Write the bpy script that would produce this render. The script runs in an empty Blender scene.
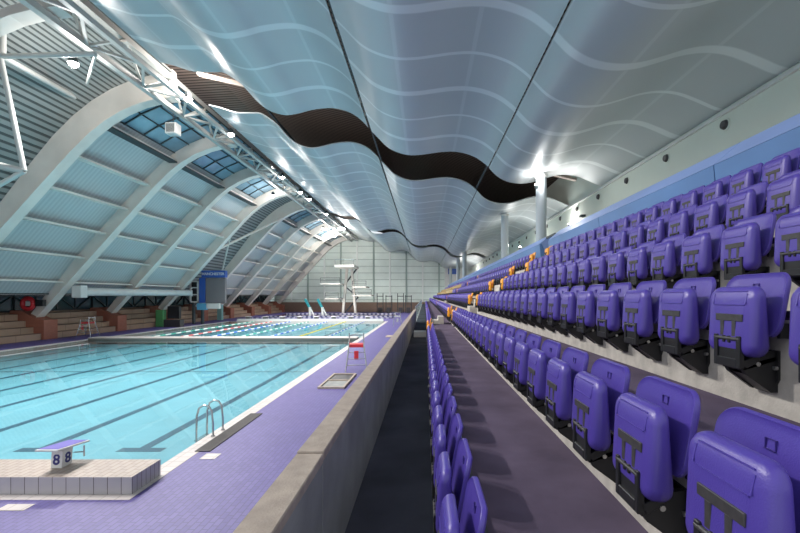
import bpy, bmesh, math, random
from mathutils import Vector, Matrix
random.seed(7)
S = bpy.context.scene
COL = S.collection
PI = math.pi
CZ = 3.45                       # eye height above the pool deck (deck = z 0)

# ------------------------------------------------------------------ materials
def mat(name, color, rough=0.5, metal=0.0, spec=0.5, noise=None, bump=None, coat=0.0):
    m = bpy.data.materials.new(name); m.use_nodes = True
    nt = m.node_tree; b = nt.nodes['Principled BSDF']
    b.inputs['Base Color'].default_value = (*color, 1)
    b.inputs['Roughness'].default_value = rough
    b.inputs['Metallic'].default_value = metal
    b.inputs['Specular IOR Level'].default_value = spec
    b.inputs['Coat Weight'].default_value = coat
    tc = nt.nodes.new('ShaderNodeTexCoord')
    if noise:
        sc, amt = noise[0], noise[1]
        n = nt.nodes.new('ShaderNodeTexNoise'); n.inputs['Scale'].default_value = sc
        n.inputs['Detail'].default_value = 6
        nt.links.new(tc.outputs['Object'], n.inputs['Vector'])
        r = nt.nodes.new('ShaderNodeMapRange')
        r.inputs['From Min'].default_value = .3; r.inputs['From Max'].default_value = .7
        r.inputs['To Min'].default_value = 1-amt; r.inputs['To Max'].default_value = 1+amt
        nt.links.new(n.outputs['Fac'], r.inputs['Value'])
        mx = nt.nodes.new('ShaderNodeVectorMath'); mx.operation = 'SCALE'
        mx.inputs[0].default_value = color
        nt.links.new(r.outputs[0], mx.inputs['Scale'])
        nt.links.new(mx.outputs[0], b.inputs['Base Color'])
    if bump:
        n2 = nt.nodes.new('ShaderNodeTexNoise'); n2.inputs['Scale'].default_value = bump[0]
        nt.links.new(tc.outputs['Object'], n2.inputs['Vector'])
        bp = nt.nodes.new('ShaderNodeBump'); bp.inputs['Strength'].default_value = bump[1]
        bp.inputs['Distance'].default_value = .01
        nt.links.new(n2.outputs['Fac'], bp.inputs['Height'])
        nt.links.new(bp.outputs[0], b.inputs['Normal'])
    return m

def emit(name, color, strength):
    m = bpy.data.materials.new(name); m.use_nodes = True
    b = m.node_tree.nodes['Principled BSDF']
    b.inputs['Base Color'].default_value = (*color, 1)
    b.inputs['Emission Color'].default_value = (*color, 1)
    b.inputs['Emission Strength'].default_value = strength
    return m

def nodes(m): return m.node_tree.nodes, m.node_tree.links, m.node_tree.nodes['Principled BSDF']

def tile_mat(name, c1, c2, mortar, w, h, rough=.4, mort=.012, axes='XY', bias=0.0, bumpd=.3, offset=.5):
    m = mat(name, c1, rough)
    N, L, b = nodes(m)
    tc = N.new('ShaderNodeTexCoord')
    sep = N.new('ShaderNodeSeparateXYZ'); cmb = N.new('ShaderNodeCombineXYZ')
    L.new(tc.outputs['Object'], sep.inputs[0])
    L.new(sep.outputs[axes[0]], cmb.inputs['X']); L.new(sep.outputs[axes[1]], cmb.inputs['Y'])
    br = N.new('ShaderNodeTexBrick')
    br.offset = offset
    br.inputs['Color1'].default_value = (*c1, 1); br.inputs['Color2'].default_value = (*c2, 1)
    br.inputs['Mortar'].default_value = (*mortar, 1)
    br.inputs['Scale'].default_value = 1
    br.inputs['Brick Width'].default_value = w; br.inputs['Row Height'].default_value = h
    br.inputs['Mortar Size'].default_value = mort; br.inputs['Bias'].default_value = bias
    L.new(cmb.outputs[0], br.inputs['Vector'])
    n = N.new('ShaderNodeTexNoise'); n.inputs['Scale'].default_value = .8; n.inputs['Detail'].default_value = 5
    L.new(tc.outputs['Object'], n.inputs['Vector'])
    r = N.new('ShaderNodeMapRange'); r.inputs['To Min'].default_value = .82; r.inputs['To Max'].default_value = 1.15
    L.new(n.outputs['Fac'], r.inputs['Value'])
    sc = N.new('ShaderNodeVectorMath'); sc.operation = 'SCALE'
    L.new(br.outputs['Color'], sc.inputs[0]); L.new(r.outputs[0], sc.inputs['Scale'])
    L.new(sc.outputs[0], b.inputs['Base Color'])
    bp = N.new('ShaderNodeBump'); bp.inputs['Strength'].default_value = bumpd; bp.inputs['Distance'].default_value = .01
    bp.invert = True
    L.new(br.outputs['Fac'], bp.inputs['Height']); L.new(bp.outputs[0], b.inputs['Normal'])
    return m

def stripe_mat(name, c1, c2, axis, period, rough=.5, duty=.5, depth=.03):
    """profiled sheet: ridges along one object axis"""
    m = mat(name, c1, rough)
    N, L, b = nodes(m)
    tc = N.new('ShaderNodeTexCoord'); sep = N.new('ShaderNodeSeparateXYZ')
    L.new(tc.outputs['Object'], sep.inputs[0])
    d = N.new('ShaderNodeMath'); d.operation = 'DIVIDE'; d.inputs[1].default_value = period
    L.new(sep.outputs[axis], d.inputs[0])
    f = N.new('ShaderNodeMath'); f.operation = 'FRACT'; L.new(d.outputs[0], f.inputs[0])
    r = N.new('ShaderNodeValToRGB')
    r.color_ramp.elements[0].position = duty-.06; r.color_ramp.elements[0].color = (*c1, 1)
    r.color_ramp.elements[1].position = duty+.06; r.color_ramp.elements[1].color = (*c2, 1)
    L.new(f.outputs[0], r.inputs[0]); L.new(r.outputs[0], b.inputs['Base Color'])
    bp = N.new('ShaderNodeBump'); bp.inputs['Distance'].default_value = depth; bp.inputs['Strength'].default_value = .6
    L.new(r.outputs[0], bp.inputs['Height']); L.new(bp.outputs[0], b.inputs['Normal'])
    return m

PURPLE = (.080, .052, .34)
M = {}
M['seat'] = mat('purple_plastic', PURPLE, .34, spec=.5, noise=(3, .06), bump=(180, .12))
M['recess_shade'] = mat('recess_shade_purple', (.045, .028, .20), .4)  # darker purple paints the shaded rim of the seat-number recess
M['seat_orange'] = mat('orange_plastic', (.85, .36, .02), .4)
M['seat_yellow'] = mat('yellow_plastic', (.42, .29, .12), .45)
M['black'] = mat('black_plastic', (.018, .018, .02), .4)
M['hinge_grey'] = mat('grey_hinge', (.05, .047, .05), .45, noise=(40, .2))
M['bolt'] = mat('steel_bolt', (.5, .5, .5), .3, .9)
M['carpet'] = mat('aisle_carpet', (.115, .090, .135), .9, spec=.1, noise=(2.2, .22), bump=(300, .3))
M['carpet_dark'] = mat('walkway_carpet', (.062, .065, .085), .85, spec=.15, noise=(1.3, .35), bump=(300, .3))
M['riser'] = mat('pale_concrete', (.50, .47, .42), .85, noise=(9, .16), bump=(60, .25))
M['concrete'] = mat('wall_concrete', (.26, .27, .265), .8, noise=(2.5, .18), bump=(40, .2))
M['coping'] = mat('coping_stone', (.37, .31, .26), .8, noise=(12, .15), bump=(90, .3))
M['rail'] = mat('dark_rail', (.03, .03, .034), .5)
M['deck'] = tile_mat('purple_tiles', (.080, .062, .235), (.102, .080, .275), (.065, .05, .18), .20, .10, .5, .010, 'YX')
M['deck_edge'] = tile_mat('white_edge_tiles', (.50, .46, .44), (.55, .50, .48), (.36, .32, .30), .25, .25, .4, .01, offset=0)
M['plinth_top'] = tile_mat('plinth_tiles', (.33, .275, .235), (.37, .31, .265), (.22, .17, .145), .25, .12, .5, .008, 'YX')
M['plinth_side'] = tile_mat('plinth_side_tiles', (.42, .40, .41), (.46, .44, .45), (.10, .08, .08), .24, 3, .4, .006, 'XZ', offset=0)
M['plinth_end'] = tile_mat('plinth_end_tiles', (.42, .40, .41), (.46, .44, .45), (.10, .08, .08), .12, 3, .4, .006, 'YZ', offset=0)
M['white'] = mat('white_paint', (.66, .66, .64), .45, noise=(1.5, .05))
M['rib'] = mat('rib_paint', (.72, .68, .62), .5, noise=(.7, .08))
M['truss'] = mat('truss_paint', (.46, .48, .46), .45)
M['steel'] = mat('stainless_steel', (.55, .56, .56), .22, .95)
M['pool_tile'] = tile_mat('pool_tiles', (.165, .405, .48), (.18, .425, .50), (.15, .37, .45), .5, .25, .4, .006, bumpd=.05)
M['lane_line'] = mat('lane_line_tiles', (.012, .055, .10), .4)
M['skin'] = stripe_mat('roof_sheet', (.44, .48, .49), (.51, .55, .55), 'Y', .32, .5, depth=.015)
M['skin_white'] = stripe_mat('roof_sheet_white', (.48, .52, .53), (.55, .59, .60), 'Y', .32, .5)
M['corrug'] = stripe_mat('corrugated_sheet', (.27, .29, .28), (.06, .07, .07), 'X', .27, .5, .62, .06)
M['skyglass'] = mat('skylight_glass', (.17, .29, .37), .15, spec=.6, noise=(.6, .2))
M['dark'] = mat('dark_steel', (.035, .05, .055), .5)
M['window_glass'] = mat('dark_glazing', (.035, .075, .085), .12, noise=(.6, .4))
M['roof'] = stripe_mat('dark_roof_deck', (.26, .20, .165), (.07, .05, .042), 'Y', .35, .8, .6)
M['roof_beam'] = mat('brown_beam', (.62, .52, .45), .6)
M['bench'] = tile_mat('bench_boards', (.40, .27, .19), (.45, .31, .22), (.22, .14, .10), 2.0, .5, .7, .02, 'YZ')
M['brick'] = tile_mat('red_brick', (.42, .13, .075), (.36, .11, .065), (.30, .16, .12), .22, .075, .8, .012, 'YZ')
M['brick_brown'] = tile_mat('brown_brick', (.20, .125, .09), (.17, .10, .075), (.2, .15, .12), .22, .075, .8, .012, 'XZ')
M['wall_cream'] = mat('cream_wall_paint', (.68, .72, .64), .6, noise=(.5, .04))
M['blue'] = mat('blue_parapet_panel', (.105, .22, .45), .4, noise=(.7, .12))
M['blue_light'] = mat('blue_parapet_cap', (.24, .35, .66), .4, noise=(.7, .1))
M['board_blue'] = mat('scoreboard_blue', (.03, .10, .40), .4)
M['board_sky'] = mat('scoreboard_light_blue', (.12, .40, .62), .4)
M['screen'] = mat('dark_screen', (.17, .16, .17), .5)
M['red'] = mat('red_plastic', (.60, .03, .04), .4)
M['teal'] = mat('teal_paint', (.03, .27, .30), .4)
M['mat_black'] = mat('rubber_mat', (.06, .055, .055), .8, bump=(60, .6))
M['lens'] = emit('lamp_lens', (1, .95, .92), 60)
M['column'] = mat('column_paint', (.45, .50, .53), .35)
M['panel_far'] = mat('far_wall_panel', (.68, .76, .70), .45, noise=(.25, .1))
M['mullion'] = mat('far_wall_mullion', (.30, .38, .34), .5)
M['mullion_w'] = mat('far_wall_mullion_white', (.72, .76, .72), .5)
M['bulkhead_side'] = mat('bulkhead_side', (.14, .14, .13), .6)
M['pale_teal'] = mat('pale_teal_panel', (.26, .52, .48), .5)
M['green'] = mat('green_plastic', (.10, .35, .12), .5)
for k, c in {'rope_yellow': (.75, .60, .05), 'rope_red': (.65, .08, .07), 'rope_blue': (.04, .14, .55), 'rope_green': (.03, .35, .25)}.items():
    M[k] = mat(k, c, .4)

# lane floats in alternating colours along the rope
def float_mat(name, c1, c2):
    m = stripe_mat(name, c1, c2, 'Y', 1.6, .4)
    return m
M['rope_rw'] = float_mat('red_white_floats', (.65, .08, .07), (.75, .72, .7))
M['rope_bw'] = float_mat('blue_white_floats', (.04, .14, .60), (.75, .75, .78))
M['rope_gw'] = float_mat('green_white_floats', (.03, .35, .25), (.7, .75, .7))
M['rope_dark'] = stripe_mat('dark_white_floats', (.09, .085, .20), (.48, .44, .56), 'X', .8, .4)

def water():
    m = bpy.data.materials.new('pool_water'); m.use_nodes = True
    nt = m.node_tree; N = nt.nodes; L = nt.links; N.clear()
    out = N.new('ShaderNodeOutputMaterial'); mx = N.new('ShaderNodeMixShader')
    tr = N.new('ShaderNodeBsdfTransparent'); tr.inputs[0].default_value = (.93, .985, .99, 1)
    gl = N.new('ShaderNodeBsdfGlossy'); gl.inputs['Roughness'].default_value = .02
    fr = N.new('ShaderNodeFresnel'); fr.inputs['IOR'].default_value = 1.33
    ns = N.new('ShaderNodeTexNoise'); ns.inputs['Scale'].default_value = .9; ns.inputs['Detail'].default_value = 2
    tc = N.new('ShaderNodeTexCoord'); bp = N.new('ShaderNodeBump')
    bp.inputs['Strength'].default_value = .05; bp.inputs['Distance'].default_value = .04
    L.new(tc.outputs['Object'], ns.inputs['Vector']); L.new(ns.outputs['Fac'], bp.inputs['Height'])
    L.new(bp.outputs[0], gl.inputs['Normal']); L.new(bp.outputs[0], fr.inputs['Normal'])
    L.new(fr.outputs[0], mx.inputs[0]); L.new(tr.outputs[0], mx.inputs[1]); L.new(gl.outputs[0], mx.inputs[2])
    L.new(mx.outputs[0], out.inputs[0])
    return m
M['water'] = water()

def glass():
    m = bpy.data.materials.new('clear_glass'); m.use_nodes = True
    nt = m.node_tree; N = nt.nodes; L = nt.links; N.clear()
    out = N.new('ShaderNodeOutputMaterial'); mx = N.new('ShaderNodeMixShader')
    tr = N.new('ShaderNodeBsdfTransparent'); tr.inputs[0].default_value = (.85, .93, .9, 1)
    gl = N.new('ShaderNodeBsdfGlossy'); gl.inputs['Roughness'].default_value = .03
    mx.inputs[0].default_value = .12
    L.new(tr.outputs[0], mx.inputs[1]); L.new(gl.outputs[0], mx.inputs[2]); L.new(mx.outputs[0], out.inputs[0])
    return m
M['glass'] = glass()

def canopy_mat():
    m = mat('canopy_sheet', (.27, .37, .43), .42, metal=.15, spec=.6)
    N, L, b = nodes(m)
    uv = N.new('ShaderNodeUVMap'); uv.uv_map = 'UVMap'
    sep = N.new('ShaderNodeSeparateXYZ'); L.new(uv.outputs[0], sep.inputs[0])
    def band(src, period, half, off=0.0):
        a = N.new('ShaderNodeMath'); a.operation = 'ADD'; a.inputs[1].default_value = off; L.new(src, a.inputs[0])
        d = N.new('ShaderNodeMath'); d.operation = 'DIVIDE'; d.inputs[1].default_value = period; L.new(a.outputs[0], d.inputs[0])
        p = N.new('ShaderNodeMath'); p.operation = 'PINGPONG'; p.inputs[1].default_value = .5; L.new(d.outputs[0], p.inputs[0])
        r = N.new('ShaderNodeMapRange'); r.clamp = True
        r.inputs['From Min'].default_value = half/period*.8; r.inputs['From Max'].default_value = half/period*1.15
        r.inputs['To Min'].default_value = 1; r.inputs['To Max'].default_value = 0
        L.new(p.outputs[0], r.inputs['Value']); return r.outputs[0]
    b1 = band(sep.outputs['Y'], 4.52, .17, 2.70)          # broad cross seams
    b2 = band(sep.outputs['Y'], 4.52, .08, .44)    # narrow cross seams between them
    b3 = band(sep.outputs['X'], 1/3, .009)          # lengthwise seams
    m1 = N.new('ShaderNodeMath'); m1.operation = 'MAXIMUM'; L.new(b1, m1.inputs[0]); L.new(b2, m1.inputs[1])
    s3 = N.new('ShaderNodeMath'); s3.operation = 'MULTIPLY'; s3.inputs[1].default_value = .3; L.new(b3, s3.inputs[0])
    m2 = N.new('ShaderNodeMath'); m2.operation = 'MAXIMUM'; L.new(m1.outputs[0], m2.inputs[0]); L.new(s3.outputs[0], m2.inputs[1])
    tc = N.new('ShaderNodeTexCoord'); n = N.new('ShaderNodeTexNoise'); n.inputs['Scale'].default_value = .35
    L.new(tc.outputs['Object'], n.inputs['Vector'])
    base = N.new('ShaderNodeMix'); base.data_type = 'RGBA'
    base.inputs[6].default_value = (.42, .475, .50, 1); base.inputs[7].default_value = (.50, .54, .545, 1)
    L.new(n.outputs['Fac'], base.inputs[0])
    mx = N.new('ShaderNodeMix'); mx.data_type = 'RGBA'
    mx.inputs[7].default_value = (.66, .71, .72, 1)
    L.new(m2.outputs[0], mx.inputs[0]); L.new(base.outputs[2], mx.inputs[6]); L.new(mx.outputs[2], b.inputs['Base Color'])
    return m
M['canopy'] = canopy_mat()

# ------------------------------------------------------------------ mesh helpers
class MB:
    def __init__(s): s.v = []; s.f = []; s.mi = []
    def add(s, vs, fs, mi=0):
        o = len(s.v); s.v += [tuple(p) for p in vs]
        s.f += [tuple(i+o for i in f) for f in fs]; s.mi += [mi]*len(fs); return s
    def box(s, x0, x1, y0, y1, z0, z1, mi=0):
        vs = [(x0,y0,z0),(x1,y0,z0),(x1,y1,z0),(x0,y1,z0),(x0,y0,z1),(x1,y0,z1),(x1,y1,z1),(x0,y1,z1)]
        return s.add(vs, [(0,3,2,1),(4,5,6,7),(0,1,5,4),(1,2,6,5),(2,3,7,6),(3,0,4,7)], mi)
    def bar(s, a, b, w, h=None, mi=0, up=(0,0,1)):
        a, b = Vector(a), Vector(b); d = (b-a).normalized(); u = Vector(up)
        if abs(d.dot(u)) > .98: u = Vector((1,0,0))
        sx = d.cross(u).normalized(); uz = sx.cross(d); h = h or w
        vs = []
        for p in (a, b):
            for i, j in ((-1,-1),(1,-1),(1,1),(-1,1)): vs.append(p + sx*i*w/2 + uz*j*h/2)
        return s.add(vs, [(0,3,2,1),(4,5,6,7),(0,1,5,4),(1,2,6,5),(2,3,7,6),(3,0,4,7)], mi)
    def tube(s, pts, r, n=10, mi=0):
        pts = [Vector(p) for p in pts]; o = len(s.v); k = len(pts)
        rs = r if isinstance(r, (list, tuple)) else [r]*k
        prev = None; vs = []; fs = []
        for i, p in enumerate(pts):
            d = (pts[min(i+1,k-1)]-pts[max(i-1,0)]).normalized()
            if prev is None:
                u = Vector((0,0,1)) if abs(d.z) < .95 else Vector((1,0,0))
                a = d.cross(u).normalized()
            else:
                a = (prev - d*prev.dot(d)).normalized()
            prev = a; b = d.cross(a)
            for j in range(n):
                t = 2*PI*j/n; vs.append(p + (a*math.cos(t)+b*math.sin(t))*rs[i])
        for i in range(k-1):
            for j in range(n):
                fs.append((i*n+j, i*n+(j+1)%n, (i+1)*n+(j+1)%n, (i+1)*n+j))
        fs.append(tuple(range(n))[::-1]); fs.append(tuple((k-1)*n+j for j in range(n)))
        return s.add(vs, fs, mi)
    def prism(s, poly, axis, a, b, mi=0):
        """poly: 2-D points; axis: extrusion axis"""
        def P(u, v, w): return {'Y': (u, w, v), 'X': (w, u, v), 'Z': (u, v, w)}[axis]
        n = len(poly)
        vs = [P(u, v, a) for u, v in poly] + [P(u, v, b) for u, v in poly]
        fs = [tuple(range(n)), tuple(range(2*n-1, n-1, -1))] + [(i, i+n, (i+1)%n+n, (i+1)%n) for i in range(n)]
        return s.add(vs, fs, mi)
    def build(s, name, m, parent=None, smooth=False, bevel=0, loc=None, segs=2):
        me = bpy.data.meshes.new(name); me.from_pydata(s.v, [], s.f)
        ms = m if isinstance(m, (list, tuple)) else [m]
        for q in ms: me.materials.append(q)
        for p, i in zip(me.polygons, s.mi): p.material_index = i
        bm = bmesh.new(); bm.from_mesh(me)
        bmesh.ops.recalc_face_normals(bm, faces=bm.faces)
        if bevel:
            es = [e for e in bm.edges if e.is_manifold and e.calc_face_angle(0) > .6]
            bmesh.ops.bevel(bm, geom=es, offset=bevel, segments=segs, profile=.5, affect='EDGES', clamp_overlap=True)
        bm.to_mesh(me); bm.free()
        if smooth:
            me.polygons.foreach_set('use_smooth', [True]*len(me.polygons))
            try: me.set_sharp_from_angle(angle=math.radians(40))
            except Exception: pass
        o = bpy.data.objects.new(name, me); COL.objects.link(o)
        if loc: o.location = loc
        if parent: o.parent = parent
        return o

def tag(o, label=None, cat=None, group=None, kind=None):
    if label: o['label'] = label
    if cat: o['category'] = cat
    if group: o['group'] = group
    if kind: o['kind'] = kind
    return o
def struct(o): o['kind'] = 'structure'; return o
def empty(name, loc, label, cat, group=None, rz=0):
    o = bpy.data.objects.new(name, None); o.empty_display_size = .1; COL.objects.link(o)
    o.location = loc; o.rotation_euler = (0, 0, rz)
    return tag(o, label, cat, group)
def copy_tree(o, parent=None):
    c = o.copy(); COL.objects.link(c); c.parent = parent
    for ch in [x for x in bpy.data.objects if x.parent == o]: copy_tree(ch, c)
    return c
def text_obj(body, size, m, parent, loc, rot, name='lettering', extrude=.002, bold=.0):
    cu = bpy.data.curves.new('t', 'FONT'); cu.body = body; cu.size = size; cu.extrude = extrude
    cu.offset = bold; cu.align_x = 'CENTER'; cu.align_y = 'CENTER'
    t = bpy.data.objects.new('t', cu); COL.objects.link(t)
    bpy.context.view_layer.update()
    me = bpy.data.meshes.new_from_object(t.evaluated_get(bpy.context.evaluated_depsgraph_get()))
    bpy.data.objects.remove(t)
    me.materials.clear(); me.materials.append(m)
    o = bpy.data.objects.new(name, me); COL.objects.link(o); o.parent = parent
    o.location = loc; o.rotation_euler = rot
    return o

def rrect(w, h, r, n=5):
    pts = []
    r = max(.004, min(r, w-.001, h-.001))
    for cx, cy, a0 in ((w-r, h-r, 0), (-(w-r), h-r, PI/2), (-(w-r), -(h-r), PI), (w-r, -(h-r), 1.5*PI)):
        for i in range(n+1):
            a = a0 + PI/2*i/n; pts.append((cx+r*math.cos(a), cy+r*math.sin(a)))
    return pts
def pad(mb, w, h, r, prof, yc, zc, bend=lambda y, z: 0.0, mi=0, n=5, tk=lambda z: 1.0):
    """rounded slab facing -x; prof = list of (inset, x)"""
    rings = []
    for ins, x in prof:
        rings.append([(x*tk(z) + bend(y, z), y+yc, z+zc) for y, z in rrect(w-ins, h-ins, r-ins*.9, n)])
    k = len(rings[0]); vs = [p for rg in rings for p in rg]; fs = []
    for i in range(len(rings)-1):
        for j in range(k):
            fs.append((i*k+j, i*k+(j+1)%k, (i+1)*k+(j+1)%k, (i+1)*k+j))
    fs.append(tuple(range(k))[::-1]); fs.append(tuple((len(rings)-1)*k+j for j in range(k)))
    mb.add(vs, fs, mi)

# ------------------------------------------------------------------ tier layout (z relative to the eye, then + CZ)
TREAD = .797
RX = [.256 + TREAD*i for i in range(6)]                     # riser faces: row 0..5
FL = [-1.61, -1.115, -.627, -.112, .41, .93, 1.42]          # floor level in front of row i
Y0, Y1 = .25, 88.0
stand = MB()
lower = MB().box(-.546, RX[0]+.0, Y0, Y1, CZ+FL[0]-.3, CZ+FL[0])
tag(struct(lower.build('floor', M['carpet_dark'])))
for i in range(6):
    x1 = RX[i+1] if i < 5 else 9.3
    # pale concrete riser, then the carpet tread on its top
    struct(MB().box(RX[i], RX[i]+.12, Y0, Y1, CZ+FL[i]-.3, CZ+FL[i+1]-.012).build('trim_%d' % (i+1), M['riser'], bevel=.006, segs=1))
    b = MB().box(RX[i]+.12, x1, Y0, Y1, CZ+FL[i+1]-.3, CZ+FL[i+1]-.012)
    b.box(RX[i]-.0 + .004, x1, Y0, Y1, CZ+FL[i+1]-.012, CZ+FL[i+1])
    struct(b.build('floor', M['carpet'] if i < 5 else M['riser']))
# ------------------------------------------------------------------ seats
def lean(y, z):         # z relative to backrest centre
    t = (z+.165)/.33
    return -.006 + .060*max(t,0)**1.2 - .45*y*y
def wedge(z):
    q = max(0, min(1, (z+.03)/.2)); return 1.06 - .42*q*q*(3-2*q)
def seat_bmeshes():
    back = MB()
    pad(back, .214, .168, .075, [(.15,.122),(.11,.122),(.07,.122),(.03,.122),(.012,.121),(.004,.116),(0,.122),(0,.136),(.006,.143),(.03,.146),(.07,.146),(.11,.146),(.15,.146)], 0, .582, lean, n=6)
    recess = MB()
    for y0, y1, z0, z1 in ((-.02,.02,.692,.6945),(-.02,.02,.662,.6645),(-.02,-.0175,.662,.6945),(.0175,.02,.662,.6945)):
        x = .122+lean(.145, (z0+z1)/2-.582)
        recess.box(x-.003, x+.01, y0, y1, z0, z1)
    cush = MB()
    CB = lambda y, z: .020*max(0, z-.09)/.1 - .010*max(0, min(1, (.06-z)/.2))
    pad(cush, .180, .186, .065, [(.075,-.002),(.045,.0),(.026,.005),(.012,.015),(.003,.030),(0,.050),(.0,.070),(.006,.085),(.02,.094),(.06,.096)], 0, .493, CB, n=7, tk=wedge)
    ridge = MB()
    for z in (.578,):
        ridge.box(-.0035, .004, -.115, .115, z, z+.004)
    def xr(z): return .020*max(0, z-.496-.09)/.1-.002
    for y in (-.122, .118):
        ridge.bar((xr(.585)+.001, y+.002, .585), (xr(.64)+.003, y+.002, .64), .006, .004)
    ridge.box(xr(.652)+.0015, .03, -.115, .115, .650, .654)
    hinge_plate = MB()
    hx = -.009
    hinge_plate.box(hx, .004, -.108, .090, .492, .530)
    for y in (-.046, .040): hinge_plate.box(hx, .004, y-.014, y+.014, .39, .495)
    hinge_plate.tube([(hx-.004,-.10,.398),(hx-.004,.088,.398)], .010, 10)
    frame = MB()       # open rectangle below the hinge
    frame.box(-.020, .01, -.104, -.078, .245, .415); frame.box(-.020, .01, .064, .090, .245, .415)
    frame.box(-.020, .02, -.078, .064, .245, .292)
    frame.box(-.008, .01, -.079, .065, .28, .392)
    frame.box(-.019, .01, -.028, -.012, .375, .412); frame.box(-.019, .01, .010, .026, .375, .412)
    frame.prism([(-.02,.29),(.02,.29),(.09,.33),(.09,.28),(.02,.245)], 'Y', -.104, .090)
    foot = MB()
    foot.prism([(-.005,.262),(.10,.33),(.187,.34),(.187,.12),(.15,.12),(.02,.215)], 'Y', -.10, -.075)
    foot.prism([(-.005,.262),(.10,.33),(.187,.34),(.187,.12),(.15,.12),(.02,.215)], 'Y', .02, .045)
    foot.prism([(-.005,.262),(.187,.31),(.187,.29),(.0,.235)], 'Y', -.10, .045)
    foot.prism([(-.115,.34),(.06,.34),(.06,.22),(.01,.115),(-.07,.115),(-.115,.19)], 'X', .176, .1905)
    for y, z in ((-.108,.25),(-.04,.135),(.052,.26)): foot.tube([(.158,y,z),(.175,y,z)], .011, 8, 1)
    foot.tube([(.08,-.108,.27),(.08,-.098,.27)], .012, 8, 1)
    foot.prism([(.03,.215),(.05,.215),(.172,.13),(.165,.115)], 'Y', -.075, .02)
    arm = MB()         # side brackets joining the backrest to the rail
    arm.box(.14, .186, -.17, -.15, .41, .488).box(.14, .186, .15, .17, .41, .488).box(.165, .186, -.17, .17, .43, .46)
    return back, recess, cush, ridge, hinge_plate, frame, foot, arm

def proto_seat():
    r = empty('stadium_seat', (0,0,0), 'x', 'seat', 'purple seats of the stand')
    back, recess, cush, ridge, hp, fr, ft, arm = seat_bmeshes()
    b = back.build('backrest', M['seat'], r, smooth=True)
    recess.build('number_recess', M['recess_shade'], b)
    c = cush.build('seat_cushion', M['seat'], r, smooth=True)
    ridge.build('moulded_ridge', M['seat'], c)
    hp.build('hinge_plate', M['hinge_grey'], c, bevel=.002, segs=1)
    fr.build('hinge_frame', M['black'], r, bevel=.003, segs=1)
    ft.build('foot_bracket', [M['black'], M['bolt']], r)
    arm.build('back_bracket', M['black'], r)
    return r

def simple_seat(mi_only=False, n=3, detail=True):
    s = MB()
    pad(s, .214, .168, .075, [(.02,.122),(.004,.118),(0,.13),(.01,.146)], 0, .582, lean, n=n)
    pad(s, .180, .186, .065, [(.045,-.0),(.015,.012),(0,.045),(.0,.075),(.02,.095)], 0, .493,
        lambda y, z: .020*max(0, z-.09)/.1 - .010*max(0, min(1, (.06-z)/.2)), n=n, tk=wedge)
    if detail:
        s.box(-.016, .004, -.105, .10, .492, .530, 1)
        for y in (-.046, .040): s.box(-.016, .004, y-.014, y+.014, .39, .50, 1)
    s.box(-.03, .07, -.104, .10, .25, .40, 2)
    s.box(.06, .1905, -.10, .05, .12, .34, 2)
    return s

ORD = ['first','second','third','fourth','fifth','sixth','seventh','eighth','ninth','tenth','eleventh','twelfth','thirteenth','fourteenth','fifteenth','sixteenth','seventeenth','eighteenth','nineteenth']
def ordw(i):
    if i < 19: return ORD[i]
    tens = {2:'twenty',3:'thirty',4:'forty',5:'fifty',6:'sixty'}
    n = i+1
    if n % 10 == 0: return {20:'twentieth',30:'thirtieth',40:'fortieth',50:'fiftieth',60:'sixtieth'}[n]
    return tens[n//10] + '-' + ORD[n%10-1]
ROWN = ['front row below the aisle', 'lowest row right of aisle', 'second row above the aisle', 'third row above the aisle', 'fourth row above the aisle', 'top row under blue parapet']
START = [1.31, 1.235, 1.76, 2.80, 3.85, 4.36]
PITCH = .54
proto = proto_seat()
parts = [proto] + []
far_mesh = simple_seat().build('stadium_seat', [M['seat'], M['hinge_grey'], M['black']], smooth=True)
orange = simple_seat().build('stadium_seat', [M['seat_orange'], M['black'], M['black']], smooth=True)
used = {'p': False, 'f': False, 'o': False}
count = 0
def place(src, key, x, y, z, label, group):
    if not used[key]: o = src; used[key] = True
    else: o = copy_tree(src)
    o.location = (x, y, z); tag(o, label, 'seat', group); return o
BL2, BL2E = 16.2, 33.2
ends = []
for i in range(6):
    x = RX[i]-.188; z = CZ+FL[i]; y = START[i]; k = 0
    while y < 13.55:
        place(proto, 'p', x, y, z, 'folded purple seat, %s, %s from camera in near block' % (ROWN[i], ordw(k)), 'purple seats of the near block')
        y += PITCH; k += 1; count += 1
    place(orange, 'o', x, y, z, 'orange aisle-end seat closing the near block, %s' % ROWN[i], 'orange seats at the gangways')
    ends.append(y+.25)
    y = BL2; 
    place(orange, 'o', x, y, z, 'orange aisle-end seat opening the second block, %s' % ROWN[i], 'orange seats at the gangways')
    y += PITCH; k = 0
    nfar = 27
    for k in range(nfar):
        place(far_mesh, 'f', x, y, z, 'folded purple seat, %s, %s from camera in second block' % (ROWN[i], ordw(k)), 'purple seats of the second block')
        y += PITCH; count += 1
    y += 2*PITCH
    place(orange, 'o', x, y, z, 'orange aisle-end seat closing the second block, %s' % ROWN[i], 'orange seats at the gangways')
    BL2E = y+.25
print('purple seats', count, 'block end', BL2E)
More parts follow.
